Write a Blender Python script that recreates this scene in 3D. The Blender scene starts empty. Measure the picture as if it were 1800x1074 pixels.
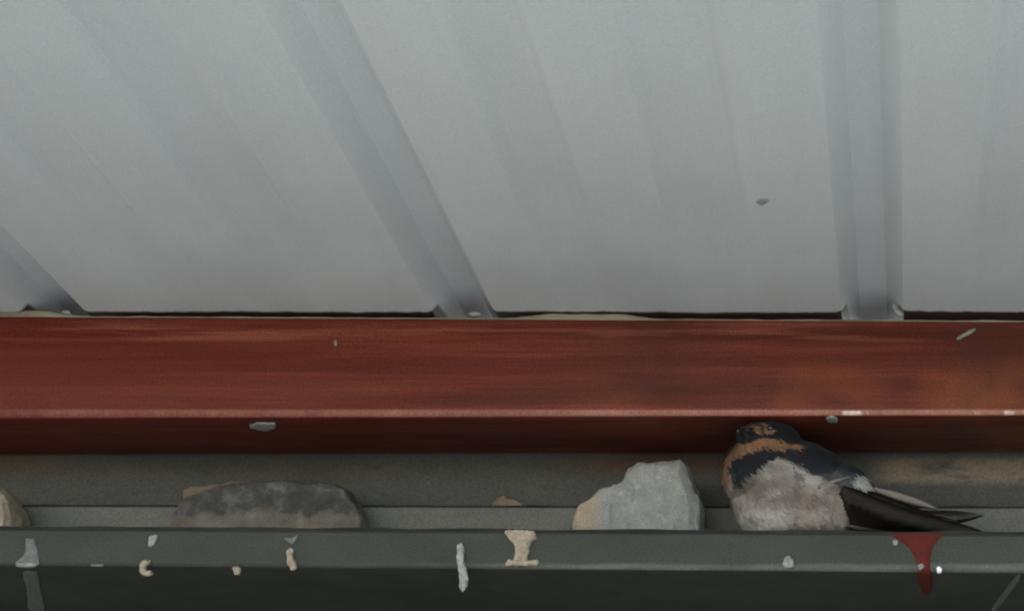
import bpy, bmesh, math, random
from mathutils import Vector, noise, Matrix
random.seed(7)
sc = bpy.context.scene
COL = sc.collection
R = math.radians

# ------------------------------------------------------------------ camera
TH = R(19.0)                       # looking up
F = 3600.0                         # focal length in photo pixels (1800 wide)
CX, CY = 1600.0, 537.0             # optical axis in the photo (it is a crop)
CAM = Vector((0.0, 0.0, 1.55))
cd = bpy.data.cameras.new('camera')
cam = bpy.data.objects.new('camera', cd)
COL.objects.link(cam)
cam.location = CAM
cam.rotation_euler = (R(90) + TH, 0, 0)
cd.sensor_width = 36.0
cd.lens = F / 1800 * 36.0
cd.shift_x = (900 - CX) / 1800
cd.shift_y = (CY - 537) / 1800
cd.clip_start = 0.05
cd.clip_end = 2000
sc.camera = cam

# ------------------------------------------------------------------ light
SUN_EL, SUN_AZ = R(42), R(215)     # azimuth clockwise from +Y
world = bpy.data.worlds.new('World')
sc.world = world
world.use_nodes = True
wn = world.node_tree.nodes
wl = world.node_tree.links
bg = wn['Background']
sky = wn.new('ShaderNodeTexSky')
sky.sky_type = 'NISHITA'
sky.sun_disc = False
sky.sun_elevation = SUN_EL
sky.sun_rotation = SUN_AZ
sky.air_density = 1.0
sky.dust_density = 2.0
wl.new(sky.outputs[0], bg.inputs[0])
bg.inputs[1].default_value = 0.10
ld = bpy.data.lights.new('sun', 'SUN')
ld.energy = 3.2
ld.angle = R(0.6)
ld.color = (1.0, 0.95, 0.88)
sun = bpy.data.objects.new('sun', ld)
COL.objects.link(sun)
tosun = Vector((math.sin(SUN_AZ) * math.cos(SUN_EL), math.cos(SUN_AZ) * math.cos(SUN_EL), math.sin(SUN_EL)))
sun.rotation_euler = (-tosun).to_track_quat('-Z', 'Y').to_euler()
sun.location = tosun * 20
sc.view_settings.view_transform = 'Standard'
sc.view_settings.look = 'None'
sc.view_settings.gamma = 1.0
sc.view_settings.exposure = 2.75
sc.cycles.filter_width = 2.0

# ------------------------------------------------------------------ helpers
FW = Vector((0, math.cos(TH), math.sin(TH)))
UP = Vector((0, -math.sin(TH), math.cos(TH)))
RT = Vector((1, 0, 0))

def ray(px, py):
    return FW + RT * ((px - CX) / F) + UP * ((CY - py) / F)

def at(px, py, Y):
    """the point of the vertical plane at depth Y that a photo pixel shows"""
    d = ray(px, py)
    return CAM + d * (Y / d.y)

def at_z(px, py, Z):
    d = ray(px, py)
    return CAM + d * ((Z - CAM.z) / d.z)

def zat(py, Y):
    return at(CX, py, Y).z

def tag(o, label=None, cat=None, group=None, kind=None):
    if label: o['label'] = label
    if cat: o['category'] = cat
    if group: o['group'] = group
    if kind: o['kind'] = kind
    return o

def link(name, bm, mat, parent=None, smooth=True):
    me = bpy.data.meshes.new(name)
    bmesh.ops.recalc_face_normals(bm, faces=bm.faces)
    bm.to_mesh(me)
    bm.free()
    if mat: me.materials.append(mat)
    for p in me.polygons: p.use_smooth = smooth
    o = bpy.data.objects.new(name, me)
    COL.objects.link(o)
    if parent: o.parent = parent
    return o

def empty(name, loc):
    o = bpy.data.objects.new(name, None)
    COL.objects.link(o)
    o.location = loc
    o.empty_display_size = 0.02
    return o

def fbm(p, s, oct=3):
    v, a, f = 0.0, 1.0, s
    for _ in range(oct):
        v += a * noise.noise(p * f)
        a *= 0.5
        f *= 2.03
    return v

# ------------------------------------------------------------------ materials
class Mat:
    def __init__(self, name, rough=0.6, spec=0.4):
        self.m = bpy.data.materials.new(name)
        self.m.use_nodes = True
        self.n = self.m.node_tree.nodes
        self.l = self.m.node_tree.links
        self.b = self.n['Principled BSDF']
        self.b.inputs['Roughness'].default_value = rough
        self.b.inputs['Specular IOR Level'].default_value = spec
        self.tc = self.n.new('ShaderNodeTexCoord')
    def coord(self, scale=(1, 1, 1), loc=(0, 0, 0)):
        mp = self.n.new('ShaderNodeMapping')
        mp.inputs['Scale'].default_value = scale
        mp.inputs['Location'].default_value = loc
        self.l.new(self.tc.outputs['Object'], mp.inputs[0])
        return mp.outputs[0]
    def noise(self, scale, stretch=(1, 1, 1), detail=4, rough=0.6, loc=(0, 0, 0)):
        t = self.n.new('ShaderNodeTexNoise')
        t.inputs['Scale'].default_value = scale
        t.inputs['Detail'].default_value = detail
        t.inputs['Roughness'].default_value = rough
        self.l.new(self.coord(stretch, loc), t.inputs['Vector'])
        return t.outputs['Fac']
    def ramp(self, fac, stops):
        r = self.n.new('ShaderNodeValToRGB')
        e = r.color_ramp.elements
        while len(e) < len(stops): e.new(0.5)
        for k, (p, c) in enumerate(stops):
            e[k].position = p
            e[k].color = (c, c, c, 1) if isinstance(c, (int, float)) else (*c, 1)
        self.l.new(fac, r.inputs[0])
        return r.outputs[0]
    def mix(self, fac, a, b, mode='MIX'):
        x = self.n.new('ShaderNodeMix')
        x.data_type = 'RGBA'
        x.blend_type = mode
        for sock, v in ((x.inputs[0], fac), (x.inputs[6], a), (x.inputs[7], b)):
            if isinstance(v, (int, float)): sock.default_value = v
            elif isinstance(v, tuple): sock.default_value = (*v, 1)
            else: self.l.new(v, sock)
        return x.outputs[2]
    def math(self, op, a, b=0.0, clamp=False):
        x = self.n.new('ShaderNodeMath')
        x.operation = op
        x.use_clamp = clamp
        for sock, v in ((x.inputs[0], a), (x.inputs[1], b)):
            if isinstance(v, (int, float)): sock.default_value = v
            else: self.l.new(v, sock)
        return x.outputs[0]
    def axis(self, k):
        s = self.n.new('ShaderNodeSeparateXYZ')
        self.l.new(self.tc.outputs['Object'], s.inputs[0])
        return s.outputs[k]
    def box(self, axis, lo, hi, soft):
        """1 between lo and hi on an object axis, fading over soft"""
        v = self.axis(axis)
        a = self.n.new('ShaderNodeMapRange'); a.interpolation_type = 'SMOOTHSTEP'
        b = self.n.new('ShaderNodeMapRange'); b.interpolation_type = 'SMOOTHSTEP'
        for n_, f0, f1, t0, t1 in ((a, lo - soft, lo + soft, 0, 1), (b, hi - soft, hi + soft, 1, 0)):
            n_.inputs[1].default_value = f0; n_.inputs[2].default_value = f1
            n_.inputs[3].default_value = t0; n_.inputs[4].default_value = t1
            self.l.new(v, n_.inputs[0])
        return self.math('MULTIPLY', a.outputs[0], b.outputs[0])
    def color(self, c):
        if isinstance(c, tuple): self.b.inputs['Base Color'].default_value = (*c, 1)
        else: self.l.new(c, self.b.inputs['Base Color'])
        return self
    def rough(self, fac, lo, hi):
        self.l.new(self.ramp(fac, [(0.3, lo), (0.7, hi)]), self.b.inputs['Roughness'])
    def bump(self, h, strength=0.3, dist=0.001):
        bp = self.n.new('ShaderNodeBump')
        bp.inputs['Strength'].default_value = strength
        bp.inputs['Distance'].default_value = dist
        self.l.new(h, bp.inputs['Height'])
        self.l.new(bp.outputs[0], self.b.inputs['Normal'])

# ------------------------------------------------------------------ main depths
Y0 = 1.30                                              # front of purlin and of ledge
z_pb = zat(731, Y0)                                    # purlin bottom
z_pt = zat(557, Y0)
YB = at_z(CX, 798, z_pb).y                             # back of purlin underside
YW = YB + 0.004                                        # wall face
z_l = zat(934, Y0)                                     # ledge top
z_lb = zat(1000, Y0)                                   # ledge beam bottom
YU = YB - 0.018                                        # upstand at the back of the ledge
z_u = zat(891, YU)
S = at(CX + 1, 800, Y0).x                              # metres per photo pixel
XL, XR = -1.25, 0.95
def X(px): return (px - CX) * S
print('depths', YB - Y0, z_pt - z_pb, z_pb - z_l, z_l - z_lb, z_u - z_l, S)

# ------------------------------------------------------------------ setting: ground
m = Mat('concrete_ground', 0.9, 0.2)
g = m.ramp(m.noise(0.6, detail=8), [(0.3, (0.20, 0.20, 0.19)), (0.7, (0.32, 0.32, 0.30))])
m.color(m.mix(0.25, g, m.ramp(m.noise(60, detail=3), [(0.3, 0.1), (0.7, 0.4)])))
bm = bmesh.new()
bmesh.ops.create_grid(bm, x_segments=4, y_segments=4, size=400)
ground = link('ground', bm, m.m, smooth=False)
tag(ground, kind='structure')
def sheet(name, x0, x1, y0, y1, z, mat):
    bm = bmesh.new()
    bm.faces.new([bm.verts.new(p) for p in ((x0, y0, z), (x1, y0, z), (x1, y1, z), (x0, y1, z))])
    return tag(link(name, bm, mat, smooth=False), kind='structure')
m = Mat('bounce_cut_dark', 0.9, 0.2)
m.color(m.ramp(m.noise(8, detail=8), [(0.3, (0.035, 0.035, 0.034)), (0.7, (0.06, 0.06, 0.057))]))
sheet('bounce_cut_near', -14, 14, -0.9, 3.0, 0.004, m.m)  # unseen dark ground, added to cut the bounce light from close by
m = Mat('bounce_cut_green', 0.95, 0.1)
m.color(m.ramp(m.noise(5, detail=8), [(0.3, (0.035, 0.042, 0.024)), (0.7, (0.065, 0.072, 0.042))]))
sheet('bounce_cut_side', 2.8, 60, -40, -0.9, 0.008, m.m)  # unseen dark sheets added on both sides to narrow the bounce light
sheet('bounce_cut_side', -60, -1.5, -40, -0.9, 0.008, m.m)

# ------------------------------------------------------------------ profile lofts
def loft(name, prof, mat, parent=None, xs=None, zfun=None, caps=True, smooth=True, wob=0.0, seed=0):
    """prof: closed list of (y, z); zfun(x, k) gives an offset in z per profile point"""
    bm = bmesh.new()
    xs = xs or [XL + (XR - XL) * i / 60 for i in range(61)]
    rings = []
    for x in xs:
        ring = []
        for k, (y, z) in enumerate(prof):
            dz = zfun(x, k) if zfun else 0
            w = wob * noise.noise(Vector((x * 14, y * 30 + seed, z * 30))) if wob else 0
            ring.append(bm.verts.new((x, y + w, z + dz)))
        rings.append(ring)
    n = len(prof)
    for a, b in zip(rings, rings[1:]):
        for k in range(n):
            bm.faces.new((a[k], a[(k + 1) % n], b[(k + 1) % n], b[k]))
    if caps:
        bm.faces.new(rings[0]); bm.faces.new(rings[-1])
    o = link(name, bm, mat, parent, smooth)
    return o

def arc(cy, cz, r, a0, a1, n):
    return [(cy + r * math.cos(R(a0 + (a1 - a0) * i / n)), cz + r * math.sin(R(a0 + (a1 - a0) * i / n))) for i in range(n + 1)]

def sharp(o, ang=35):
    me = o.data
    b = bmesh.new(); b.from_mesh(me)
    for e in b.edges:
        if len(e.link_faces) == 2 and e.calc_face_angle(0) > R(ang): e.smooth = False
    b.to_mesh(me); b.free()

# tilt of the members: pixel rows at photo x=0 and x=1800
def tilt(pxrow0, pxrow1, mid):
    """z offset as a function of x so an edge runs from row0 to row1"""
    z0, z1 = -(pxrow0 - mid) * S * 1.045, -(pxrow1 - mid) * S * 1.045
    x0, x1 = X(0), X(1800)
    return lambda x: z0 + (z1 - z0) * (x - x0) / (x1 - x0)

# ------------------------------------------------------------------ red purlin
m = Mat('red_oxide_paint', 0.45, 0.10)
streak = m.noise(34, (0.07, 1, 2.2), detail=8, rough=0.75)
base = m.ramp(streak, [(0.30, (0.044, 0.010, 0.007)), (0.5, (0.098, 0.020, 0.013)), (0.70, (0.18, 0.044, 0.028))])
st = m.math('MULTIPLY', m.ramp(m.noise(11, (0.6, 1, 1.2), detail=6, loc=(0.4, 0, 0)), [(0.45, 0.0), (0.60, 1.0)]), m.box(0, X(1060), X(2400), 0.05))
base = m.mix(m.math('MULTIPLY', st, 0.6), base, (0.052, 0.018, 0.013))
blot = m.ramp(m.noise(7, (0.5, 1, 1.6), detail=4), [(0.42, 0.0), (0.66, 1.0)])
base = m.mix(m.math('MULTIPLY', blot, 0.45), base, (0.08, 0.026, 0.020))
orange = m.math('MULTIPLY', m.ramp(m.noise(9, (0.7, 1, 1), detail=3, loc=(3.1, 0, 0)), [(0.45, 0.0), (0.65, 1.0)]),
                m.math('MULTIPLY', m.box(0, X(1080), X(2400), 0.06), m.box(2, z_pb - 0.01, z_pb + 0.034, 0.012)))
base = m.mix(m.math('MULTIPLY', orange, 0.75), base, (0.22, 0.062, 0.018))
left = m.box(0, -3, X(500), 0.16)
base = m.mix(m.math('MULTIPLY', left, 0.45), base, (0.115, 0.016, 0.010))
topl = m.math('MULTIPLY', m.box(2, z_pt - 0.017, z_pt - 0.004, 0.003), m.ramp(m.noise(60, (0.05, 1, 1), detail=5), [(0.52, 0.0), (0.60, 1.0)]))
base = m.mix(m.math('MULTIPLY', topl, 0.55), base, (0.26, 0.085, 0.055))
stain = m.math('MULTIPLY', m.box(0, X(1690), X(1745), 0.012), m.ramp(m.noise(50, (1, 1, 0.5), detail=5), [(0.35, 0.0), (0.6, 1.0)]))
base = m.mix(m.math('MULTIPLY', stain, 0.5), base, (0.05, 0.02, 0.015))
lip_shine = m.math('MULTIPLY', m.box(2, z_pb - 0.001, z_pb + 0.0042, 0.0012), m.math('MULTIPLY', m.box(1, Y0 - 0.01, Y0 + 0.0022, 0.0008),
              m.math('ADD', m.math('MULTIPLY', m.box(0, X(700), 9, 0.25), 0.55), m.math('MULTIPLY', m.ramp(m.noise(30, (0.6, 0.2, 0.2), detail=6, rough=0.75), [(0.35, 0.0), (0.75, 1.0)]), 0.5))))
base = m.mix(lip_shine, base, (0.36, 0.17, 0.135))  # lip highlight painted into the colour along a paler worn edge
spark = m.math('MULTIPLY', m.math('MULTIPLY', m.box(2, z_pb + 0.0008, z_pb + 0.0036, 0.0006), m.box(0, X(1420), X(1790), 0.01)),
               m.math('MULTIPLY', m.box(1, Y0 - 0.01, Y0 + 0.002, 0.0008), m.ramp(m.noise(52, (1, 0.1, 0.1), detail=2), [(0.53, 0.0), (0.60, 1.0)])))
base = m.mix(m.math('MULTIPLY', spark, 0.8), base, (0.66, 0.56, 0.52))  # white glints of the lip highlight, painted in
dust = m.ramp(m.noise(900, detail=2), [(0.35, 0.75), (0.65, 1.25)])
base = m.mix(1.0, base, dust, 'MULTIPLY')
m.color(base)
m.rough(m.noise(40, (0.2, 1, 1)), 0.34, 0.55)
m.bump(m.noise(120, (0.25, 1, 1), detail=5), 0.35, 0.0007)
M_RED = m.m

rc = 0.0042
zt_back = z_pt - (YB - Y0) * math.tan(R(3.6)) - 0.0005
prof = (arc(Y0 + rc, z_pb + rc, rc, 180, 270, 6) + [(Y0 + 0.03, z_pb), (YB - rc - .02, z_pb)] + arc(YB - rc, z_pb + rc, rc, 270, 360, 4)
        + [(YB, zt_back - 0.001), (YB - 0.002, zt_back)] + [(Y0 + 0.003, z_pt)] + arc(Y0 + 0.0022, z_pt - 0.0022, 0.0022, 90, 180, 4))
t_pt, t_pb = tilt(556, 565, 557), tilt(734, 729, 731)
zmid = 0.5 * (z_pt + z_pb)
def f_purlin(x, k):
    y, z = prof[k]
    if z > zmid: return t_pt(x) if y < Y0 + 0.01 else min(t_pt(x), 0.0)
    return t_pb(x)
purlin = loft('roof_purlin', prof, M_RED, zfun=f_purlin, wob=0.0005)
tag(purlin, 'red oxide painted steel purlin running across under the white roof sheets', 'purlin')

# ------------------------------------------------------------------ roof sheet
SL = R(-3.52)                                          # falls gently away from the viewer
z_pan = zat(547.5, Y0)                                 # underside of the pans above the purlin front
PITCH, OPEN, TOP, HT = 720 * S, 113 * S, 44 * S, 0.0175
S2 = at(CX + 1, 545, Y0).x
PITCH, OPEN, TOP = 720 * S2, 113 * S2, 44 * S2
rights = [(150 - CX) * S2 + PITCH * k for k in range(-3, 6)]    # right edge of every rib
pts = []                                               # cross-section (x, h)
r0 = 0.0022
for xr in rights:
    xl = xr - OPEN
    side = (OPEN - TOP) / 2
    pts += [(xl - r0, 0), (xl + r0 * .35, 0.0009), (xl + side - r0 * .4, HT - 0.0009), (xl + side + r0, HT),
            (xr - side - r0, HT), (xr - side + r0 * .4, HT - 0.0009), (xr - r0 * .35, 0.0009), (xr + r0, 0)]
    pan0 = xr
    for a, b in ((120, 235), (352, 490)):
        s0, s1 = pan0 + a * S, pan0 + b * S
        pts += [(s0 - .001, 0), (s0 + .0045, 0.0045), (s1 - .0055, 0.0045), (s1 + .001, 0)]
m = Mat('white_roof_coating', 0.45, 0.35)
d1 = m.ramp(m.noise(5, (1, 0.35, 1), detail=5), [(0.3, (0.685, 0.745, 0.765)), (0.7, (0.735, 0.79, 0.80))])
grime_falloff = m.math('MULTIPLY', m.box(1, Y0 - 0.20, Y0 + 0.6, 0.23), m.ramp(m.noise(9, (1, 0.6, 1), detail=4), [(0.25, 0.55), (0.7, 1.0)]))
d1 = m.mix(m.math('MULTIPLY', grime_falloff, 0.8), d1, (0.385, 0.415, 0.44))  # light falloff towards the purlin painted in, along with some grime
d1 = m.mix(1.0, d1, m.ramp(m.noise(700, detail=2), [(0.3, 0.93), (0.7, 1.07)]), 'MULTIPLY')
d1 = m.mix(1.0, d1, m.ramp(m.noise(14, (2.2, 0.22, 1), detail=7, rough=0.7), [(0.3, 0.965), (0.7, 1.03)]), 'MULTIPLY')
paintz = m.math('ADD', m.axis(1), m.math('MULTIPLY', m.math('SUBTRACT', m.noise(30, (1, 0.2, 0.2), detail=5), 0.5), 0.012))
pr = m.n.new('ShaderNodeMapRange')
for k_, v_ in ((1, Y0 - 0.001), (2, Y0 + 0.002), (3, 0.0), (4, 1.0)): pr.inputs[k_].default_value = v_
m.l.new(paintz, pr.inputs[0])
d1 = m.mix(m.math('MULTIPLY', pr.outputs[0], m.box(2, z_pan - 0.05, z_pan + 0.0055, 0.001)), d1, (0.055, 0.022, 0.016))
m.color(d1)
m.bump(m.noise(35, (1, .3, 1), detail=3), 0.10, 0.001)
M_ROOF = m.m
bm = bmesh.new()
NY, YE0, YE1 = 40, 0.80, YB - 0.012
rows = []
for j in range(NY + 1):
    Y = YE0 + (YE1 - YE0) * j / NY
    row = []
    fade = min(1.0, max(0.0, (Y0 - 0.012 - Y) / 0.16))
    for (x, h) in pts:
        if abs(h - 0.0045) < 1e-6: h *= fade
        zz = z_pan + (Y - Y0) * math.tan(SL) + h + 0.0007 * noise.noise(Vector((x * 6, Y * 5, 3)))
        row.append(bm.verts.new((x, Y, zz)))
    rows.append(row)
for a, b in zip(rows, rows[1:]):
    for k in range(len(pts) - 1):
        bm.faces.new((a[k], a[k + 1], b[k + 1], b[k]))
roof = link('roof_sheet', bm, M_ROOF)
sharp(roof, 30)
so = roof.modifiers.new('thick', 'SOLIDIFY'); so.thickness = 0.0009; so.offset = 1
tag(roof, 'white ribbed metal roof sheet seen from below above the red purlin', 'roof sheet')

# ------------------------------------------------------------------ wall behind
m = Mat('dark_grey_wall_paint', 0.7, 0.25)
c = m.ramp(m.noise(30, (0.4, 1, 1), detail=5), [(0.3, (0.048, 0.051, 0.046)), (0.7, (0.070, 0.072, 0.066))])
mr = m.math('MULTIPLY', m.box(2, zat(838, YW), 9, 0.004), m.ramp(m.noise(16, (0.5, 1, 1), detail=5, loc=(1.7, 0, 0)), [(0.40, 0.0), (0.58, 1.0)]))
c = m.mix(m.math('MULTIPLY', m.math('MULTIPLY', mr, m.box(0, -2, X(560), 0.05)), 0.8), c, (0.09, 0.066, 0.045))
rr = m.math('MULTIPLY', m.box(2, zat(830, YW), 9, 0.005), m.box(0, X(980), X(1260), 0.04))
c = m.mix(m.math('MULTIPLY', rr, 0.75), c, (0.095, 0.05, 0.04))
tn = m.math('MULTIPLY', m.math('MULTIPLY', m.box(2, zat(848, YW), zat(806, YW), 0.004), m.box(0, X(1540), X(2100), 0.012)),
            m.ramp(m.noise(40, (0.4, 1, 1.4), detail=5), [(0.36, 0.0), (0.5, 1.0)]))
c = m.mix(m.math('MULTIPLY', tn, 0.8), c, (0.20, 0.165, 0.125))
c = m.mix(1.0, c, m.ramp(m.noise(800, detail=2), [(0.35, 0.8), (0.65, 1.2)]), 'MULTIPLY')
m.color(c)
m.bump(m.noise(200, detail=4), 0.3, 0.0006)
zw = z_pan + (YW - Y0) * math.tan(SL) - 0.002
YLO = at_z(CX, 1100, z_lb).y + 0.04
prof = [(YLO, 0.0), (YLO, z_l - 0.01), (YW, z_l), (YW, zw), (YW + 0.025, zw + 0.025 * math.tan(SL)), (YW + 0.026, z_l + 0.02), (YLO + 0.06, z_l), (YLO + 0.06, 0.0)]
wall = loft('wall', prof, m.m, smooth=False)
tag(wall, 'dark grey wall in shade behind the ledge, stained under the red purlin', 'wall')

# ------------------------------------------------------------------ ledge beam
m = Mat('grey_beam_paint', 0.6, 0.03)
c = m.ramp(m.noise(20, (0.6, 0.3, 1), detail=5), [(0.3, (0.036, 0.040, 0.034)), (0.7, (0.049, 0.053, 0.046))])
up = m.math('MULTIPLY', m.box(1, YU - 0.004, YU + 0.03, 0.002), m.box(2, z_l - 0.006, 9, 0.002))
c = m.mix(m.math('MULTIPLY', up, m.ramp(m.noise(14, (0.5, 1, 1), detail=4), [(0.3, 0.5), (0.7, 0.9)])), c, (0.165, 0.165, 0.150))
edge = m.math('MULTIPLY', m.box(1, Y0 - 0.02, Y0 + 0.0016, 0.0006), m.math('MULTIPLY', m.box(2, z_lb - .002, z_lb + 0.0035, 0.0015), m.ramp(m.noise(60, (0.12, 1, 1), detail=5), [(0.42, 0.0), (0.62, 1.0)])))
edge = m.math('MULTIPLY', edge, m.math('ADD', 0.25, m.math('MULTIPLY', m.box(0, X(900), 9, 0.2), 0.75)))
c = m.mix(m.math('MULTIPLY', edge, 0.75), c, (0.13, 0.14, 0.13))  # lit lower lip painted lighter, strongest to the right, with some wear
c = m.mix(1.0, c, m.ramp(m.noise(850, detail=2), [(0.35, 0.82), (0.65, 1.18)]), 'MULTIPLY')
m.color(c)
m.rough(m.noise(30), 0.36, 0.6)
m.bump(m.noise(160, (1, 0.35, 1), detail=4), 0.10, 0.0005)
M_GREY = m.m
rl = 0.0028
beam = empty('ledge_beam', (X(900), Y0 + 0.05, z_lb))
tag(beam, 'dark grey painted steel beam whose ledge carries the bird and the stones', 'beam')
inv = Matrix.Translation(-beam.location)
def put(o, par):
    o.parent = par
    o.data.transform(Matrix.Translation(-par.location))
    return o
prof = (arc(Y0 + rl, z_lb + rl, rl, 180, 270, 5) + [(Y0 + 0.02, z_lb), (YLO - 0.001, z_lb), (YLO - 0.001, z_l - 0.012), (YW - 0.001, z_l - 0.002), (YW - 0.001, z_u), (YU + 0.0008, z_u), (YU, z_u - 0.0008),
        (YU, z_l), (Y0 + 0.0015, z_l), (Y0, z_l - 0.0015)])
t_l, t_lb, t_u = tilt(929, 939, 934), tilt(993, 1006, 1000), tilt(890, 893, 891)
def f_beam(x, k):
    y, z = prof[k]
    if z < z_lb + 0.006: return t_lb(x)
    if z > z_u - 0.005: return t_u(x)
    return t_l(x)
# material coordinates need the real place: keep object coordinates = world by leaving the mesh unshifted and parent inverse
def keep(o, par):
    o.parent = par
    o.matrix_parent_inverse = par.matrix_basis.inverted()
    return o
ch = loft('channel', prof, M_GREY, zfun=f_beam, wob=0.0003)
sharp(ch, 40)
keep(ch, beam)
m = Mat('shadow_line_black', 0.85, 0.15)  # dark strips drawn for the shadow lines at ledge lip and upstand top
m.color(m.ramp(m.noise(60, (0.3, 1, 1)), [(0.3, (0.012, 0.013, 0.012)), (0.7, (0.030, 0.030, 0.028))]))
M_SHADOW = m.m
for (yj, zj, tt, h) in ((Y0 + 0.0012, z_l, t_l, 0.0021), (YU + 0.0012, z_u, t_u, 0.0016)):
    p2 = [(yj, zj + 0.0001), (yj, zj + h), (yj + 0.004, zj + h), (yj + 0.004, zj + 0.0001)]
    j = loft('shadow_line', p2, M_SHADOW, zfun=lambda x, k, tt=tt, p2=p2, zj=zj: tt(x) + (0.0009 * noise.noise(Vector((x * 40, zj * 9, k // 2))) if p2[k][1] > zj + .001 else 0), xs=[XL + (XR - XL) * i / 240 for i in range(241)], smooth=False)
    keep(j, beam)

# ------------------------------------------------------------------ tan bead on the purlin
m = Mat('dusty_mastic', 0.9, 0.15)
c = m.ramp(m.noise(60, (0.3, 1, 1), detail=5), [(0.3, (0.13, 0.10, 0.075)), (0.5, (0.27, 0.23, 0.175)), (0.75, (0.36, 0.33, 0.27))])
m.color(c)
m.bump(m.noise(250, detail=4), 0.5, 0.001)
M_BEAD = m.m
bm = bmesh.new()
N = 420
rings = []
for i in range(N + 1):
    x = XL + (XR - XL) * i / N
    px = CX + x / S
    h = 0.0017 + 0.0006 * noise.noise(Vector((x * 25, 2, 0))) + 0.0005 * noise.noise(Vector((x * 90, 5, 0)))
    full = 0.0
    for a, b in ((-200, 40), (885, 1080)):
        full = max(full, min(1, max(0, min(px - a, b + 60 - px) / 60)))
    h += full * 0.0034
    zb = z_pt + t_pt(x) - 0.0002
    y = Y0 + 0.0012 + 0.0006 * noise.noise(Vector((x * 40, 9, 0)))
    rings.append([bm.verts.new(p) for p in ((x, y, zb), (x, y + .0004, zb + h * .7), (x, y + .0016, zb + h), (x, y + .006, zb + h * .9), (x, y + .007, zb))])
for a, b in zip(rings, rings[1:]):
    for k in range(4): bm.faces.new((a[k], a[k + 1], b[k + 1], b[k]))
bead = link('mastic_strip', bm, M_BEAD)
tag(bead, 'thin dusty tan strip lying along the top edge of the red purlin', 'sealing strip')

# ------------------------------------------------------------------ lumps from outlines
def inset(poly, d):
    cx = sum(p[0] for p in poly) / len(poly); cy = sum(p[1] for p in poly) / len(poly)
    return [(cx + (x - cx) * d, cy + (y - cy) * d) for x, y in poly]

def remesh(bm, voxel, smooth=0):
    me = bpy.data.meshes.new('tmp'); bmesh.ops.recalc_face_normals(bm, faces=bm.faces); bm.to_mesh(me); bm.free()
    o = bpy.data.objects.new('tmp', me); COL.objects.link(o)
    r = o.modifiers.new('r', 'REMESH'); r.mode = 'VOXEL'; r.voxel_size = voxel
    if smooth:
        s = o.modifiers.new('s', 'SMOOTH'); s.iterations = smooth; s.factor = 0.5
    dg = bpy.context.evaluated_depsgraph_get()
    out = bpy.data.meshes.new_from_object(o.evaluated_get(dg))
    bpy.data.objects.remove(o); bpy.data.meshes.remove(me)
    b = bmesh.new(); b.from_mesh(out); bpy.data.meshes.remove(out)
    return b

def lump(name, poly, Yc, thick, mat, voxel=0.0011, amp=0.0012, freq=120, seed=0, smooth=3, front=0.82, facets=0.0):
    """solid body with the outline poly (photo pixels taken at depth Yc) and real thickness"""
    foot = CY - F * ((Vector((0, Yc, z_l)) - CAM).dot(UP)) / ((Vector((0, Yc, z_l)) - CAM).dot(FW))
    poly = [(px, foot + 3 if py > 940 else py) for px, py in poly]
    bm = bmesh.new()
    rings = []
    for d, sc_ in ((-0.5, front * 0.8), (-0.38, front), (-0.12, 0.98), (0.05, 1.0), (0.3, 0.97), (0.5, 0.85)):
        ring = []
        for (px, py) in inset(poly, sc_):
            p = at(px, py, Yc)
            ring.append(bm.verts.new((p.x, p.y + d * thick, p.z)))
        rings.append(ring)
    n = len(poly)
    for a, b in zip(rings, rings[1:]):
        for k in range(n): bm.faces.new((a[k], a[(k + 1) % n], b[(k + 1) % n], b[k]))
    bm.faces.new(rings[0]); bm.faces.new(rings[-1][::-1])
    bmesh.ops.triangulate(bm, faces=bm.faces[:])
    bm = remesh(bm, voxel, smooth)
    bm.normal_update()
    for v in bm.verts:
        q = v.co + Vector((seed * 3.1, 0, 0))
        d = amp * fbm(q, freq, 4)
        if facets:
            c_ = noise.cell(q * 70)
            d += facets * (c_ - 0.5) + facets * noise.noise(q * 45, noise_basis='VORONOI_F1')
        v.co += v.normal * d
    return bm

def stone_mat(name, stops, scale=60, extra=None, bump=0.6):
    m = Mat(name, 0.9, 0.2)
    c = m.ramp(m.noise(scale, detail=7, rough=0.65), stops)
    if extra: c = extra(m, c)
    c = m.mix(1.0, c, m.ramp(m.noise(scale * 12, detail=2), [(0.3, 0.82), (0.7, 1.18)]), 'MULTIPLY')
    m.color(c)
    m.bump(m.noise(scale * 4, detail=6, rough=0.7), bump, 0.0012)
    return m.m

def placed(name, bm, mat, label, cat, group=None):
    xs = [v.co.x for v in bm.verts]; ys = [v.co.y for v in bm.verts]; zs = [v.co.z for v in bm.verts]
    base = Vector(((min(xs) + max(xs)) / 2, (min(ys) + max(ys)) / 2, min(zs)))
    bmesh.ops.translate(bm, verts=bm.verts, vec=-base)
    o = link(name, bm, mat)
    o.location = base
    return tag(o, label, cat, group)

YS = Y0 + 0.030                                        # line on which the stones stand
dz = 14                                                # pixels of foot hidden behind the ledge edge
G_ST = 'stones and mud lumps lying on the ledge'
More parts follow.
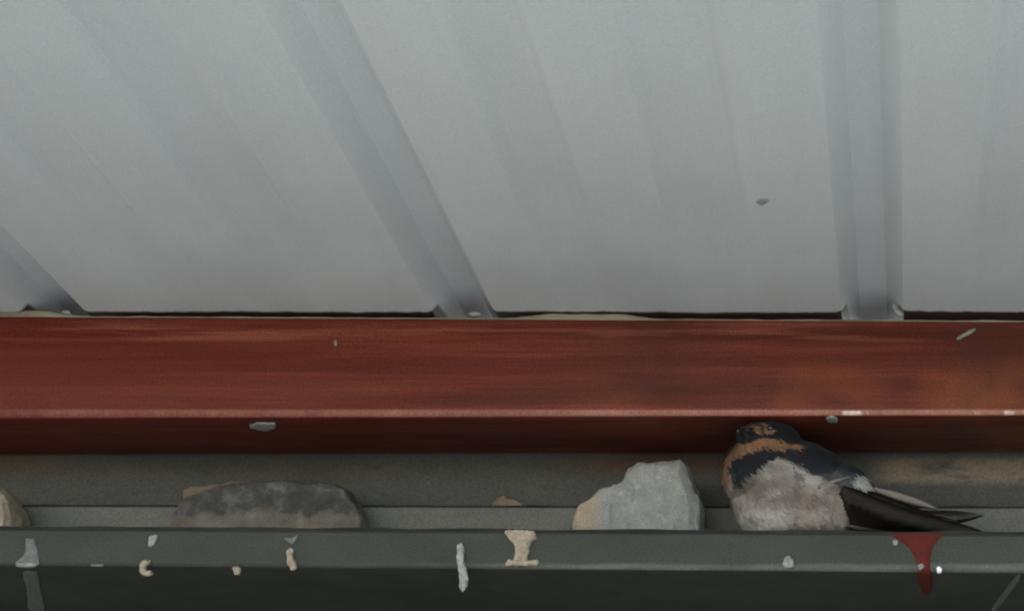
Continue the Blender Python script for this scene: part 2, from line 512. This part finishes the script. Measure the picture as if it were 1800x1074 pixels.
# pale grey stone beside the bird
poly = [(1005, 948), (1004, 925), (1016, 893), (1030, 886), (1052, 866), (1084, 862), (1095, 850), (1106, 828), (1130, 818), (1165, 814), (1202, 813),
        (1213, 824), (1220, 842), (1226, 858), (1240, 882), (1243, 905), (1242, 948)]
def ex(m, c):
    f = m.math('MULTIPLY', m.box(0, -0.1, -0.026, 0.005), 0.9)
    c = m.mix(f, c, m.ramp(m.noise(90, detail=4), [(0.3, (0.27, 0.22, 0.155)), (0.7, (0.35, 0.29, 0.215))]))
    return m.mix(m.math('MULTIPLY', m.ramp(m.noise(200, detail=2), [(0.60, 0.0), (0.72, 1.0)]), 0.35), c, (0.36, 0.365, 0.35))
M_ST = stone_mat('pale_grey_stone', [(0.3, (0.185, 0.188, 0.182)), (0.5, (0.215, 0.218, 0.210)), (0.7, (0.255, 0.258, 0.25))], 70, ex)
placed('stone', lump('stone', poly, YU - 0.022, 0.036, M_ST, amp=0.0007, freq=110, facets=0.0009, smooth=3, front=0.93), M_ST,
       'pale grey angular stone with a beige left end, beside the bird', 'stone', G_ST)
# dark flat stone on the left
poly = [(298, 945), (301, 912), (310, 895), (326, 882), (350, 869), (388, 857), (430, 850), (490, 846), (550, 847), (592, 851), (612, 860), (626, 875), (638, 895), (646, 915), (645, 945)]
def ex2(m, c):
    w = m.math('ADD', m.axis(2), m.math('MULTIPLY', m.math('SUBTRACT', m.noise(38, (0.8, 1, 1), detail=6), 0.5), 0.026))
    r = m.n.new('ShaderNodeMapRange')
    for k, v in ((1, 0.0275), (2, 0.0235), (3, 0.0), (4, 1.0)): r.inputs[k].default_value = v
    m.l.new(w, r.inputs[0])
    return m.mix(m.math('MULTIPLY', r.outputs[0], 0.65), c, m.ramp(m.noise(70, detail=4), [(0.3, (0.12, 0.10, 0.08)), (0.7, (0.21, 0.185, 0.15))]))
M_SL = stone_mat('dark_slate', [(0.3, (0.032, 0.032, 0.031)), (0.52, (0.060, 0.059, 0.057)), (0.68, (0.125, 0.122, 0.116))], 75, ex2)
placed('stone', lump('stone', poly, YU - 0.015, 0.024, M_SL, amp=0.0013, freq=80, seed=2, facets=0.0003, smooth=2, front=0.95), M_SL,
       'long dark flat stone with a rounded top and tan foot', 'stone', G_ST)
# tan lump cut by the left picture edge
poly = [(-75, 945), (-70, 890), (-45, 862), (-10, 852), (8, 858), (24, 876), (36, 895), (43, 912), (40, 945)]
M_TN = stone_mat('tan_mud', [(0.3, (0.19, 0.155, 0.11)), (0.5, (0.28, 0.24, 0.18)), (0.7, (0.37, 0.33, 0.26))], 60)
placed('stone', lump('stone', poly, YU - 0.022, 0.036, M_TN, amp=0.0014, freq=100, seed=5, facets=0.0012, smooth=2), M_TN,
       'rough tan stone at the far left end of the ledge', 'stone', G_ST)
# little tan crumb on top of the upstand
poly = [(862, 897), (866, 884), (876, 873), (886, 868), (896, 876), (912, 880), (926, 888), (932, 897)]
M_CR = stone_mat('brown_mud', [(0.3, (0.13, 0.10, 0.075)), (0.7, (0.21, 0.165, 0.125))], 90)
placed('mud_lump', lump('mud_lump', poly, YU + 0.010, 0.010, M_CR, voxel=0.0007, amp=0.0006, freq=200, seed=7), M_CR,
       'small brown mud crumb on the upstand left of the pale grey stone', 'mud lump', G_ST)
poly = [(322, 878), (322, 862), (334, 855), (350, 857), (372, 852), (398, 853), (412, 846), (438, 845), (446, 852), (430, 860), (390, 868), (350, 880)]
placed('mud_lump', lump('mud_lump', poly, YW - 0.005, 0.010, M_CR, voxel=0.0008, amp=0.0006, freq=160, seed=8), M_CR,
       'brown mud smear stuck on the wall behind the long dark stone', 'mud lump', G_ST)

# ------------------------------------------------------------------ droppings, splashes, drips
def patch(poly, place, nrm, thick, seed=0, rough_=0.25):
    """low cushion on a surface: place(px, py) gives the surface point, nrm its outward normal"""
    n0 = []
    for k in range(len(poly)):                        # refine the outline
        a, b = poly[k], poly[(k + 1) % len(poly)]
        for t in (0, 1 / 3, 2 / 3): n0.append((a[0] + (b[0] - a[0]) * t, a[1] + (b[1] - a[1]) * t))
    for _ in range(1):
        n0 = [tuple(0.25 * n0[k - 1][i] + 0.5 * n0[k][i] + 0.25 * n0[(k + 1) % len(n0)][i] for i in (0, 1)) for k in range(len(n0))]
    bm = bmesh.new()
    rings = []
    cx = sum(p[0] for p in n0) / len(n0); cy = sum(p[1] for p in n0) / len(n0)
    for s, h in ((1.0, -0.0004), (0.97, 0.35 * thick), (0.85, 0.8 * thick), (0.6, thick), (0.25, thick * 1.05)):
        ring = []
        for (x, y) in n0:
            q = Vector((x * .11, y * .11, seed))
            ss = s * (1 + (0.22 * noise.noise(Vector((x * .23, y * .23, seed + 2))) if s > 0.3 else 0))
            p = place(cx + (x - cx) * ss, cy + (y - cy) * ss)
            hh = h * (1 + rough_ * 2 * noise.noise(q)) if h > 0 else h
            ring.append(bm.verts.new(p + nrm * hh))
        rings.append(ring)
    n = len(n0)
    for a, b in zip(rings, rings[1:]):
        for k in range(n): bm.faces.new((a[k], a[(k + 1) % n], b[(k + 1) % n], b[k]))
    bm.faces.new(rings[-1]); bm.faces.new(rings[0][::-1])
    return bm

def at_front(px, py): return at(px, py, Y0 - 0.0003)
def at_under(px, py): return at_z(px, py, z_lb + t_lb(X(px)) - 0.0003)
def at_purlin_under(px, py): return at_z(px, py, z_pb + t_pb(X(px)) - 0.0003)
NF, ND = Vector((0, -1, 0)), Vector((0, 0, -1))
def dmat(name, a, b, rough=0.7):
    m = Mat(name, rough, 0.35)
    m.color(m.ramp(m.noise(260, detail=4), [(0.3, a), (0.7, b)]))
    m.bump(m.noise(400, detail=3), 0.4, 0.0006)
    return m.m
M_DW = dmat('white_dropping', (0.12, 0.128, 0.120), (0.29, 0.302, 0.285))
M_DT = dmat('tan_dropping', (0.17, 0.138, 0.098), (0.31, 0.265, 0.20))
M_DG = dmat('grey_smear', (0.06, 0.064, 0.061), (0.13, 0.136, 0.13))
G_DR = 'bird droppings stuck to the beams'
def dropping(poly, place, nrm, thick, mat, label, seed=0):
    return placed('bird_dropping', patch(poly, place, nrm, thick, seed), mat, label, 'bird dropping', G_DR)
def solid(polys, mat, label, seed=0, thick=0.004, Yc=Y0 - 0.0012):
    """thicker dropping built of several overlapping bodies fused into one"""
    b0 = bmesh.new()
    for poly in polys:
        rings = []
        for d, s_ in ((-0.5, 0.55), (-0.2, 0.95), (0.2, 1.0), (0.6, 0.95)):
            ring = []
            for (px, py) in inset(poly, s_):
                p = at(px, py, Yc)
                ring.append(b0.verts.new((p.x, p.y + d * thick, p.z)))
            rings.append(ring)
        n = len(poly)
        for a, b in zip(rings, rings[1:]):
            for k in range(n): b0.faces.new((a[k], a[(k + 1) % n], b[(k + 1) % n], b[k]))
        b0.faces.new(rings[0]); b0.faces.new(rings[-1][::-1])
    bmesh.ops.triangulate(b0, faces=b0.faces[:])
    b0 = remesh(b0, 0.0005, 3)
    b0.normal_update()
    for v in b0.verts: v.co += v.normal * 0.0007 * fbm(v.co + Vector((seed, 0, 0)), 350, 3)
    return placed('bird_dropping', b0, mat, label, 'bird dropping', G_DR)

solid([[(886, 934), (894, 930), (925, 931), (941, 934), (943, 946), (935, 952), (931, 962), (927, 986), (903, 986), (905, 965), (901, 954), (897, 950)],
       [(886, 990), (892, 984), (945, 984), (949, 989), (944, 994), (890, 994)]], M_DT, 'tan dropping shaped like a capital I below the ledge edge', 1, 0.004)
solid([[(803, 956), (810, 953), (816, 960), (815, 985), (822, 1004), (823, 1022), (818, 1036), (812, 1042), (807, 1030), (806, 1008), (803, 985)]],
      M_DW, 'long white streak of dropping hanging past the beam edge', 2, 0.003)
ring_ = []
for k in range(14):
    a = R(60 + 270 * k / 13); ring_.append((258 + 13 * math.cos(a), 998 - 15 * math.sin(a)))
for k in range(14):
    a = R(330 - 270 * k / 13); ring_.append((260 + 4 * math.cos(a), 998 - 5 * math.sin(a)))
b_pol = [ring_[i:i + 4] + ring_[27 - i - 3:27 - i + 1] for i in range(0, 12, 2)]
solid(b_pol, M_DT, 'beige ring shaped dropping curled round the beam edge', 3, 0.004)
dropping([(262, 942), (276, 938), (278, 945), (268, 962), (260, 960)], at_front, NF, 0.0012, M_DW, 'small slanting white dropping above the beige ring', 4)
solid([[(408, 998), (416, 993), (424, 998), (421, 1009), (412, 1010)]], M_DT, 'tiny beige dropping alone on the beam edge, right of the ring', 5, 0.004)
solid([[(504, 968), (510, 962), (517, 966), (514, 976), (521, 990), (522, 1000), (512, 1002), (505, 992)]], M_DT, 'knobbly beige dropping below the right half of the dark stone', 6, 0.004)
dropping([(496, 944), (512, 946), (526, 938), (524, 946), (514, 958), (508, 954)], at_front, NF, 0.0008, M_DG, 'faint grey dropping just above the knobbly beige one', 7)
dropping([(45, 946), (62, 944), (64, 962), (70, 980), (68, 994), (30, 996), (26, 989), (40, 980), (46, 966)], at_front, NF, 0.0010, M_DG, 'wide grey white splash on the beam front at far left', 8)
dropping([(28, 990), (66, 988), (64, 997), (34, 998)], at_front, NF, 0.0026, M_DW, 'thick white crust along the foot of the far left splash', 9)
dropping([(38, 1004), (66, 1003), (72, 1040), (82, 1078), (50, 1078), (48, 1040)], at_under, ND, 0.0005, M_DG, 'grey smear under the beam below the far left splash', 10)
dropping([(158, 990), (184, 990), (182, 996), (160, 996)], at_front, NF, 0.0009, M_DG, 'flat grey speck on the beam edge between splash and ring', 11)
dropping([(1374, 996), (1378, 982), (1386, 974), (1394, 982), (1398, 996), (1386, 1000)], at_front, NF, 0.0022, M_DW, 'white dropping peaked like a cone below the bird', 12)
dropping([(1568, 950), (1574, 947), (1580, 952), (1578, 960), (1570, 959)], at_front, NF, 0.0022, M_DW, 'little white bead left of the red paint run', 13)
dropping([(1612, 992), (1622, 990), (1626, 998), (1616, 1004)], at_front, NF, 0.0030, M_DW, 'white bead on the left rim of the red run', 14)
M_BE = dmat('bright_bead', (0.75, 0.76, 0.75), (0.85, 0.86, 0.85), 0.25)
dropping([(1645, 998), (1651, 995), (1657, 999), (1655, 1007), (1648, 1008)], at_front, NF, 0.0036, M_BE, 'bright white bead on the edge right of the red run', 15)
dropping([(1736, 1078), (1748, 1078), (1784, 1030), (1796, 1010), (1790, 1008), (1776, 1022)], at_under, ND, 0.0004, M_DG, 'thin slanting grey scrape under the beam at far right', 16)
dropping([(436, 749), (450, 742), (470, 743), (487, 743), (484, 751), (468, 757), (452, 755)], at_purlin_under, ND, 0.0012, M_DW, 'white splash under the red purlin above the dark stone', 17)
dropping([(1450, 734), (1464, 730), (1474, 735), (1472, 742), (1458, 742)], at_purlin_under, ND, 0.0012, M_DW, 'pale crust under the red purlin just above the bird', 18)
dropping([(586, 600), (592, 597), (594, 606), (589, 610)], at_front, NF, 0.0010, M_DW, 'white speck high on the red purlin front', 19)
dropping([(1680, 594), (1690, 588), (1708, 578), (1716, 576), (1712, 584), (1698, 591), (1684, 598)], at_front, NF, 0.0006, M_DW, 'slanting pinkish white scratch high on the red purlin at right', 20)

# red paint run over the beam edge: front, round the lip, then on the underside
m = Mat('red_paint_run', 0.5, 0.06)
m.color(m.ramp(m.noise(90, detail=4), [(0.3, (0.055, 0.009, 0.007)), (0.7, (0.082, 0.015, 0.011))]))
bm = bmesh.new()
rows = []
spec = [(938, 1566, 1660), (944, 1572, 1654), (950, 1582, 1648), (957, 1592, 1642), (965, 1600, 1638), (975, 1606, 1636), (985, 1610, 1635), (996, 1613, 1635), (1002, 1614, 1636)]
for (py, xa, xb) in spec:
    row = []
    for k in range(9):
        t = k / 8
        px = xa + (xb - xa) * t
        p = at(px, py, Y0)
        row.append(bm.verts.new((p.x, Y0 - 0.0002 - 0.0012 * math.sin(math.pi * t) ** 0.5, p.z)))
    rows.append(row)
for (py, xa, xb) in [(1007, 1614, 1638), (1014, 1614, 1640), (1022, 1615, 1640), (1031, 1617, 1640), (1038, 1621, 1636), (1042, 1626, 1631)]:
    row = []
    for k in range(9):
        t = k / 8
        p = at_under(xa + (xb - xa) * t, py)
        row.append(bm.verts.new((p.x, p.y - (0.0006 if py == 1007 else 0), p.z - 0.0016 * math.sin(math.pi * t) ** 0.5)))
    rows.append(row)
for a, b in zip(rows, rows[1:]):
    for k in range(8): bm.faces.new((a[k], a[k + 1], b[k + 1], b[k]))
placed('paint_drip', bm, m.m, 'dark red paint run dripping over the beam edge under the tail', 'paint drip')

# a torn scrap, plus two pale flecks standing in for sky light
M_SC = dmat('scrap_light_fleck', (0.24, 0.255, 0.25), (0.33, 0.345, 0.335))
for poly, lab in (([(1566, 534), (1572, 530), (1582, 545), (1592, 557), (1578, 557), (1570, 546)], 'pale torn flake in the right hand rib gap above the bird'),
                  ([(108, 552), (110, 547), (120, 545), (126, 549), (124, 553)], 'bright white fleck standing for sky light in the rib gap at far left'),
                  ([(822, 552), (828, 548), (838, 548), (848, 552), (846, 556), (826, 556)], 'pale fleck standing for sky light in the rib gap above the middle of the purlin')):
    placed('flake_light_fleck', patch(poly, lambda px, py: at(px, py, Y0 + 0.004), NF, 0.0015, 3), M_SC, lab, 'flake', 'pale flake and sky light flecks in the roof rib gaps')
# little smudge on the roof
def at_roof(px, py):
    d = ray(px, py); k = math.tan(SL)
    t = (z_pan - Y0 * k - CAM.z) / (d.z - k * d.y)
    return CAM + d * t
M_SM = dmat('roof_smudge', (0.26, 0.26, 0.255), (0.34, 0.34, 0.335))
placed('dirt_spot', patch([(1328, 354), (1336, 348), (1350, 349), (1353, 354), (1342, 361), (1332, 360)], at_roof, Vector((0, 0, -1)), 0.0006, 5), M_SM,
       'small grey dirt spot on the white roof sheet', 'dirt spot')

# ------------------------------------------------------------------ swallow
YBD = Y0 + 0.026
def P(px, py, dy=0.0):
    return at(px, py, YBD) + Vector((0, dy, 0))
def ell(bm, px, py, rx, ry, dy, rd, rot=0):
    """ellipsoid: radii rx, ry in photo pixels, rd in metres of depth, rot degrees in the picture plane"""
    m4 = (Matrix.Translation(P(px, py, dy)) @ Matrix.Rotation(R(rot), 4, 'Y') @ Matrix.Diagonal((rx * S, rd, ry * S * 1.03, 1)))
    bmesh.ops.create_uvsphere(bm, u_segments=32, v_segments=20, radius=1, matrix=m4)
bm = bmesh.new()
ell(bm, 1372, 872, 90, 84, 0.000, 0.0255)
ell(bm, 1425, 880, 92, 74, 0.001, 0.0245, 8)
ell(bm, 1472, 862, 76, 50, 0.002, 0.020, 30)
ell(bm, 1410, 828, 88, 52, 0.001, 0.023, 20)
ell(bm, 1528, 890, 60, 24, 0.003, 0.013, 26)
ell(bm, 1352, 785, 58, 42, -0.004, 0.0195)
ell(bm, 1345, 800, 60, 34, -0.005, 0.0200)
ell(bm, 1322, 835, 53, 58, -0.004, 0.0210)
ell(bm, 1322, 776, 26, 17, -0.015, 0.012)
bm = remesh(bm, 0.0011, 8)
bm.normal_update()
for v in bm.verts:
    v.co += v.normal * 0.0003 * fbm(v.co, 90, 2)

BLUE = Vector((0.0075, 0.0085, 0.012)); BLK = Vector((0.009, 0.009, 0.009))
RUF = Vector((0.165, 0.086, 0.050)); RUF2 = Vector((0.20, 0.11, 0.07))
BUFF = Vector((0.195, 0.168, 0.144)); WHT = Vector((0.29, 0.287, 0.272)); DUSK = Vector((0.085, 0.07, 0.06)); GRY = Vector((0.11, 0.11, 0.115))
def mixc(a, b, t):
    t = max(0.0, min(1.0, t)); return a * (1 - t) + b * t
def sst(e0, e1, x):
    t = max(0.0, min(1.0, (x - e0) / (e1 - e0))); return t * t * (3 - 2 * t)
def interp(tab, x):
    if x <= tab[0][0]: return tab[0][1]
    for (a, ya), (b, yb) in zip(tab, tab[1:]):
        if x <= b: return ya + (yb - ya) * (x - a) / (b - a)
    return tab[-1][1]
# lower edge of each colour zone along the bird (bird coordinates in millimetre-like pixel units)
CAP = [(1290, 785), (1392, 785), (1410, 792), (1430, 806)]           # cap and eye stripe above, throat below
THR = [(1270, 860), (1276, 840), (1282, 821), (1290, 812), (1303, 806), (1330, 800), (1370, 799), (1398, 802), (1405, 790)]  # throat's lower edge
BND = [(1270, 846), (1280, 856), (1292, 862), (1308, 850), (1325, 832), (1345, 816), (1381, 820), (1406, 832), (1418, 844), (1455, 856), (1475, 866), (1492, 870), (1520, 862), (1545, 878), (1580, 905)]  # dark band and back above
def plumage(co):
    # undo the view: side coordinates of the bird
    p = co - CAM
    u = CX + co.x / S * 1.0
    base = at(CX, 860, YBD)
    v = 860 - (co.z - base.z) / (S * 1.0) / 1.045 + (co.y - YBD) * 0  # height only
    # the same band seen on a rounder, nearer breast sits a little lower; follow the view for it
    d = co - CAM
    u = CX + F * d.x / d.dot(FW)
    w1 = 5 * noise.noise(co * 160); w2 = 2.5 * noise.noise(co * 420 + Vector((4, 0, 0)))
    vv = v + w1 + w2
    uu = u + 6 * noise.noise(co * 200 + Vector((0, 7, 0)))
    belly = mixc(BUFF, WHT, sst(0.0, 1.0, 0.5 - 0.5 * math.tanh((uu - 1372) / 18)) * sst(885, 915, vv))
    belly = mixc(belly, DUSK * 0.75, 0.95 * math.exp(-((uu - 1308) / 44) ** 2 - ((vv - 860) / 29) ** 2))
    belly = mixc(belly, DUSK, 0.6 * math.exp(-((uu - 1400) / 75) ** 2 - ((vv - 884) / 15) ** 2))
    belly = mixc(belly, WHT, 0.85 * math.exp(-((uu - 1405) / 40) ** 2 - ((vv - 846 - 0.35 * (uu - 1405)) / 17) ** 2))
    belly = mixc(belly, WHT, 0.8 * math.exp(-((uu - 1335) / 9) ** 2 - ((vv - 830) / 14) ** 2))
    mo = fbm(Vector((co.x * 0.7 + 9, co.y, co.z * 1.3)), 95, 4)
    belly = mixc(belly, DUSK, sst(-0.05, 0.7, mo) * 0.72)
    belly = mixc(belly, WHT, sst(0.15, 0.9, -mo) * 0.45)
    c = belly
    t = interp(BND, uu) - vv
    dark = mixc(BLUE, GRY, 0.5 * math.exp(-((uu - 1480) / 45) ** 2 - ((vv - 850) / 16) ** 2))
    c = mixc(c, dark, sst(-4, 4, t))
    # flank tuft
    c = mixc(c, WHT, sst(1.0, 0.5, ((uu - 1510) / 22) ** 2 + ((vv - 851) / 14) ** 2))
    if uu < 1412:
        t2 = interp(THR, uu) - vv
        c = mixc(c, BUFF * 1.1, sst(1284, 1277, uu) * sst(830, 845, vv))
        c = mixc(c, RUF, sst(-3, 3, t2) * (1 if uu < 1400 else 0.4))
        c = mixc(c, BLUE, sst(-2, 2, interp(CAP, uu) - vv))
        c = mixc(c, RUF2, sst(1.0, 0.6, ((uu - 1329) / 24) ** 2 + ((vv - 763) / 10) ** 2))
    return c
def paint(me, fn):
    ca = me.color_attributes.new('plumage', 'FLOAT_COLOR', 'POINT')
    for i, v in enumerate(me.vertices):
        c = fn(v.co)
        ca.data[i].color = (c[0], c[1], c[2], 1)
def plum_mat(name, rough, spec):
    m = Mat(name, rough, spec)
    a = m.n.new('ShaderNodeAttribute'); a.attribute_name = 'plumage'
    m.color(m.mix(1.0, a.outputs['Color'], m.ramp(m.noise(500, detail=3), [(0.3, 0.92), (0.7, 1.08)]), 'MULTIPLY'))
    m.b.inputs['Sheen Weight'].default_value = 0.05
    return m.m
M_PL = plum_mat('bird_plumage', 0.75, 0.2)
bird = empty('swallow', P(1420, 945))
tag(bird, 'dark backed swallow with orange throat and pale fluffed belly resting on the ledge', 'bird')
bird.location.z = z_l + t_l(X(1420))
bvs = [(v.co.copy(), v.normal.copy()) for v in bm.verts]
# soft feathers over the body
faces = [(f.calc_center_median(), f.normal.copy(), f.calc_area()) for f in bm.faces]
body = link('body', bm, M_PL)
paint(body.data, plumage)
keep(body, bird)
rng = random.Random(3)
cum, tot = [], 0.0
for f in faces:
    tot += f[2]; cum.append(tot)
import bisect
fb = bmesh.new()
cols = []
floor_z = z_l + t_l(X(1420)) + 0.0003
tail_dir = (P(1700, 930) - P(1380, 820)).normalized()
for _ in range(20000):
    c, n, _a = faces[bisect.bisect(cum, rng.random() * tot) % len(faces)]
    px = CX + c.x / S
    d = tail_dir + Vector((0, 0, -0.45)) + Vector((rng.gauss(0, .25), rng.gauss(0, .25), rng.gauss(0, .25)))
    d = d - n * d.dot(n)
    if d.length < 0.15: continue
    d.normalize()
    s = d.cross(n)
    head = (c - P(1350, 785)).length < 0.021
    L = (0.0026 if head else 0.0066) * rng.uniform(0.6, 1.25)
    W = L * 0.13
    lift = rng.uniform(0.02, 0.10)
    b0 = c + n * 0.0001
    cl = plumage(c) * rng.uniform(0.90, 1.12)
    pts_ = [b0 - s * W * .5, b0 + s * W * .5, b0 + d * L * .55 + s * W + n * L * lift * .6, b0 + d * L + n * L * lift, b0 + d * L * .55 - s * W + n * L * lift * .6]
    for q in pts_:
        if q.z < floor_z: q.z = floor_z
    vs = [fb.verts.new(q) for q in pts_]
    cols += [cl] * 5
    fb.faces.new(vs)
me = bpy.data.meshes.new('plumage'); fb.to_mesh(me); fb.free()
me.materials.append(M_PL)
ca = me.color_attributes.new('plumage', 'FLOAT_COLOR', 'POINT')
for i, c in enumerate(cols): ca.data[i].color = (c[0], c[1], c[2], 1)
fo = bpy.data.objects.new('plumage', me); COL.objects.link(fo)
keep(fo, bird)

# flight feathers
def feather(bm, a, b, w, sag=0.0, dy0=0.0, dy1=0.0, blunt=0.35):
    """one long blade from pixel a to pixel b, w wide in pixels, with a small crown and thickness"""
    N = 12
    up, lo = [], []
    ax = (b[0] - a[0], b[1] - a[1]); L = math.hypot(*ax); nx, ny = -ax[1] / L, ax[0] / L
    top, bot = [], []
    for i in range(N + 1):
        t = i / N
        wid = w * 0.5 * min(1.0, 0.55 + 1.2 * t) * (1 - max(0, (t - (1 - blunt)) / blunt) ** 2.2) + 0.35
        sg = sag * 4 * t * (1 - t)
        x, y = a[0] + ax[0] * t + nx * sg, a[1] + ax[1] * t + ny * sg
        dy = dy0 + (dy1 - dy0) * t
        row = []
        for s_, h in ((-1, 0.0), (-.15, -0.0009), (1, 0.0), (-.15, 0.0003)):
            p = P(x + nx * wid * s_, y + ny * wid * s_, dy + h)
            row.append(bm.verts.new(p))
        top.append(row)
    for r1, r2 in zip(top, top[1:]):
        for k in range(4): bm.faces.new((r1[k], r1[(k + 1) % 4], r2[(k + 1) % 4], r2[k]))
    bm.faces.new(top[0]); bm.faces.new(top[-1][::-1])
def fmat(name, a, b, rough=0.65):
    m = Mat(name, rough, 0.08)
    m.color(m.ramp(m.noise(120, (1, 1, 3), detail=5), [(0.3, a), (0.7, b)]))
    m.bump(m.noise(300, (0.3, 1, 2), detail=3), 0.4, 0.0005)
    return m.m
M_WING = fmat('wing_feathers', (0.010, 0.009, 0.008), (0.022, 0.019, 0.017))
M_WGR = fmat('grey_feathers', (0.035, 0.034, 0.033), (0.065, 0.062, 0.060))
M_PALE = fmat('pale_feathers', (0.13, 0.115, 0.105), (0.20, 0.18, 0.165), 0.8)
# near wing: stacked primaries and secondaries
bm = bmesh.new()
NEAR = -0.014
for k in range(9):
    t = k / 8
    a = (1480 + 16 * t, 874 + 48 * t)
    b = (1575 + 163 * t ** 0.75, 928 + 16 * t ** 0.6)
    feather(bm, a, b, 31, sag=-4 + 3 * t, dy0=NEAR + 0.0006 * k - 0.006, dy1=-0.012 + 0.0004 * k, blunt=0.4)
for k in range(5):
    t = k / 4
    feather(bm, (1496 + 8 * t, 873 + 10 * t), (1595 + 85 * t, 910 + 24 * t), 26, sag=-3, dy0=-0.012 + 0.001 * k, dy1=-0.009, blunt=0.5)
wing = link('wing', bm, M_WING); keep(wing, bird)
bm = bmesh.new()
for k in range(4):
    t = k / 3
    feather(bm, (1575 + 14 * t, 894 + 5 * t), (1690 + 40 * t, 906 - 9 * t), 24, sag=3, dy0=0.010 + .0008 * k, dy1=0.012 + .0008 * k, blunt=0.5)
far = link('wing', bm, M_WGR); keep(far, bird)
for a, b, w, y0, y1, bl_ in (((1536, 862), (1650, 893), 19, -0.004, 0.004, 0.6), ((1484, 925), (1562, 937), 18, -0.008, -0.006, 0.8), ((1440, 872), (1496, 848), 8, -0.024, -0.016, 0.7)):
    bm = bmesh.new()
    feather(bm, a, b, w, sag=-1, dy0=y0, dy1=y1, blunt=bl_)
    keep(link('pale_feather', bm, M_PALE), bird)
bm = bmesh.new()
for k in range(6):
    feather(bm, (1545, 896 + 2 * k), (1690 + 7 * k, 918 + 4 * k), 12, dy0=0.001 * k, dy1=0.001 + 0.0012 * k)
tl = link('tail', bm, M_WING); keep(tl, bird)
# bill and eyes
m = Mat('black_bill', 0.4, 0.5); m.color((0.010, 0.009, 0.009)); M_BILL = m.m
bm = bmesh.new()
tip = P(1318, 779, -0.033)
secs = []
for (cx_, cy_, dy, rx_, rz_) in ((1326, 776, -0.024, 12, 5.0), (1322, 777, -0.0285, 8, 4.0), (1319, 778.5, -0.032, 3, 1.8)):
    secs.append([bm.verts.new(P(cx_ + rx_ * math.cos(R(45 * k)), cy_ + rz_ * math.sin(R(45 * k)), dy)) for k in range(8)])
tv = bm.verts.new(tip)
for a, b in zip(secs, secs[1:]):
    for k in range(8): bm.faces.new((a[k], a[(k + 1) % 8], b[(k + 1) % 8], b[k]))
for k in range(8): bm.faces.new((secs[-1][k], secs[-1][(k + 1) % 8], tv))
bm.faces.new(secs[0][::-1])
bl = link('bill', bm, M_BILL); keep(bl, bird)
m = Mat('dark_eye', 0.06, 0.6); m.color((0.006, 0.005, 0.004)); M_EYE = m.m
def surf_y(px, py, fallback):
    """depth offset of the body surface facing the viewer at a pixel"""
    best, by = 1e9, fallback
    for co, n in bvs:
        if n.y > 0: continue
        d = co - CAM; k = d.dot(FW)
        u = CX + F * d.x / k; v = CY - F * d.dot(UP) / k
        e = (u - px) ** 2 + (v - py) ** 2
        if e < best: best, by = e, co.y - YBD
    return by
for (px, py) in ((1358, 768), (1303, 772)):
    bm = bmesh.new()
    bmesh.ops.create_uvsphere(bm, u_segments=16, v_segments=12, radius=0.0024, matrix=Matrix.Translation(P(px, py, surf_y(px, py, -0.02) + 0.0008)))
    keep(link('eye', bm, M_EYE), bird)
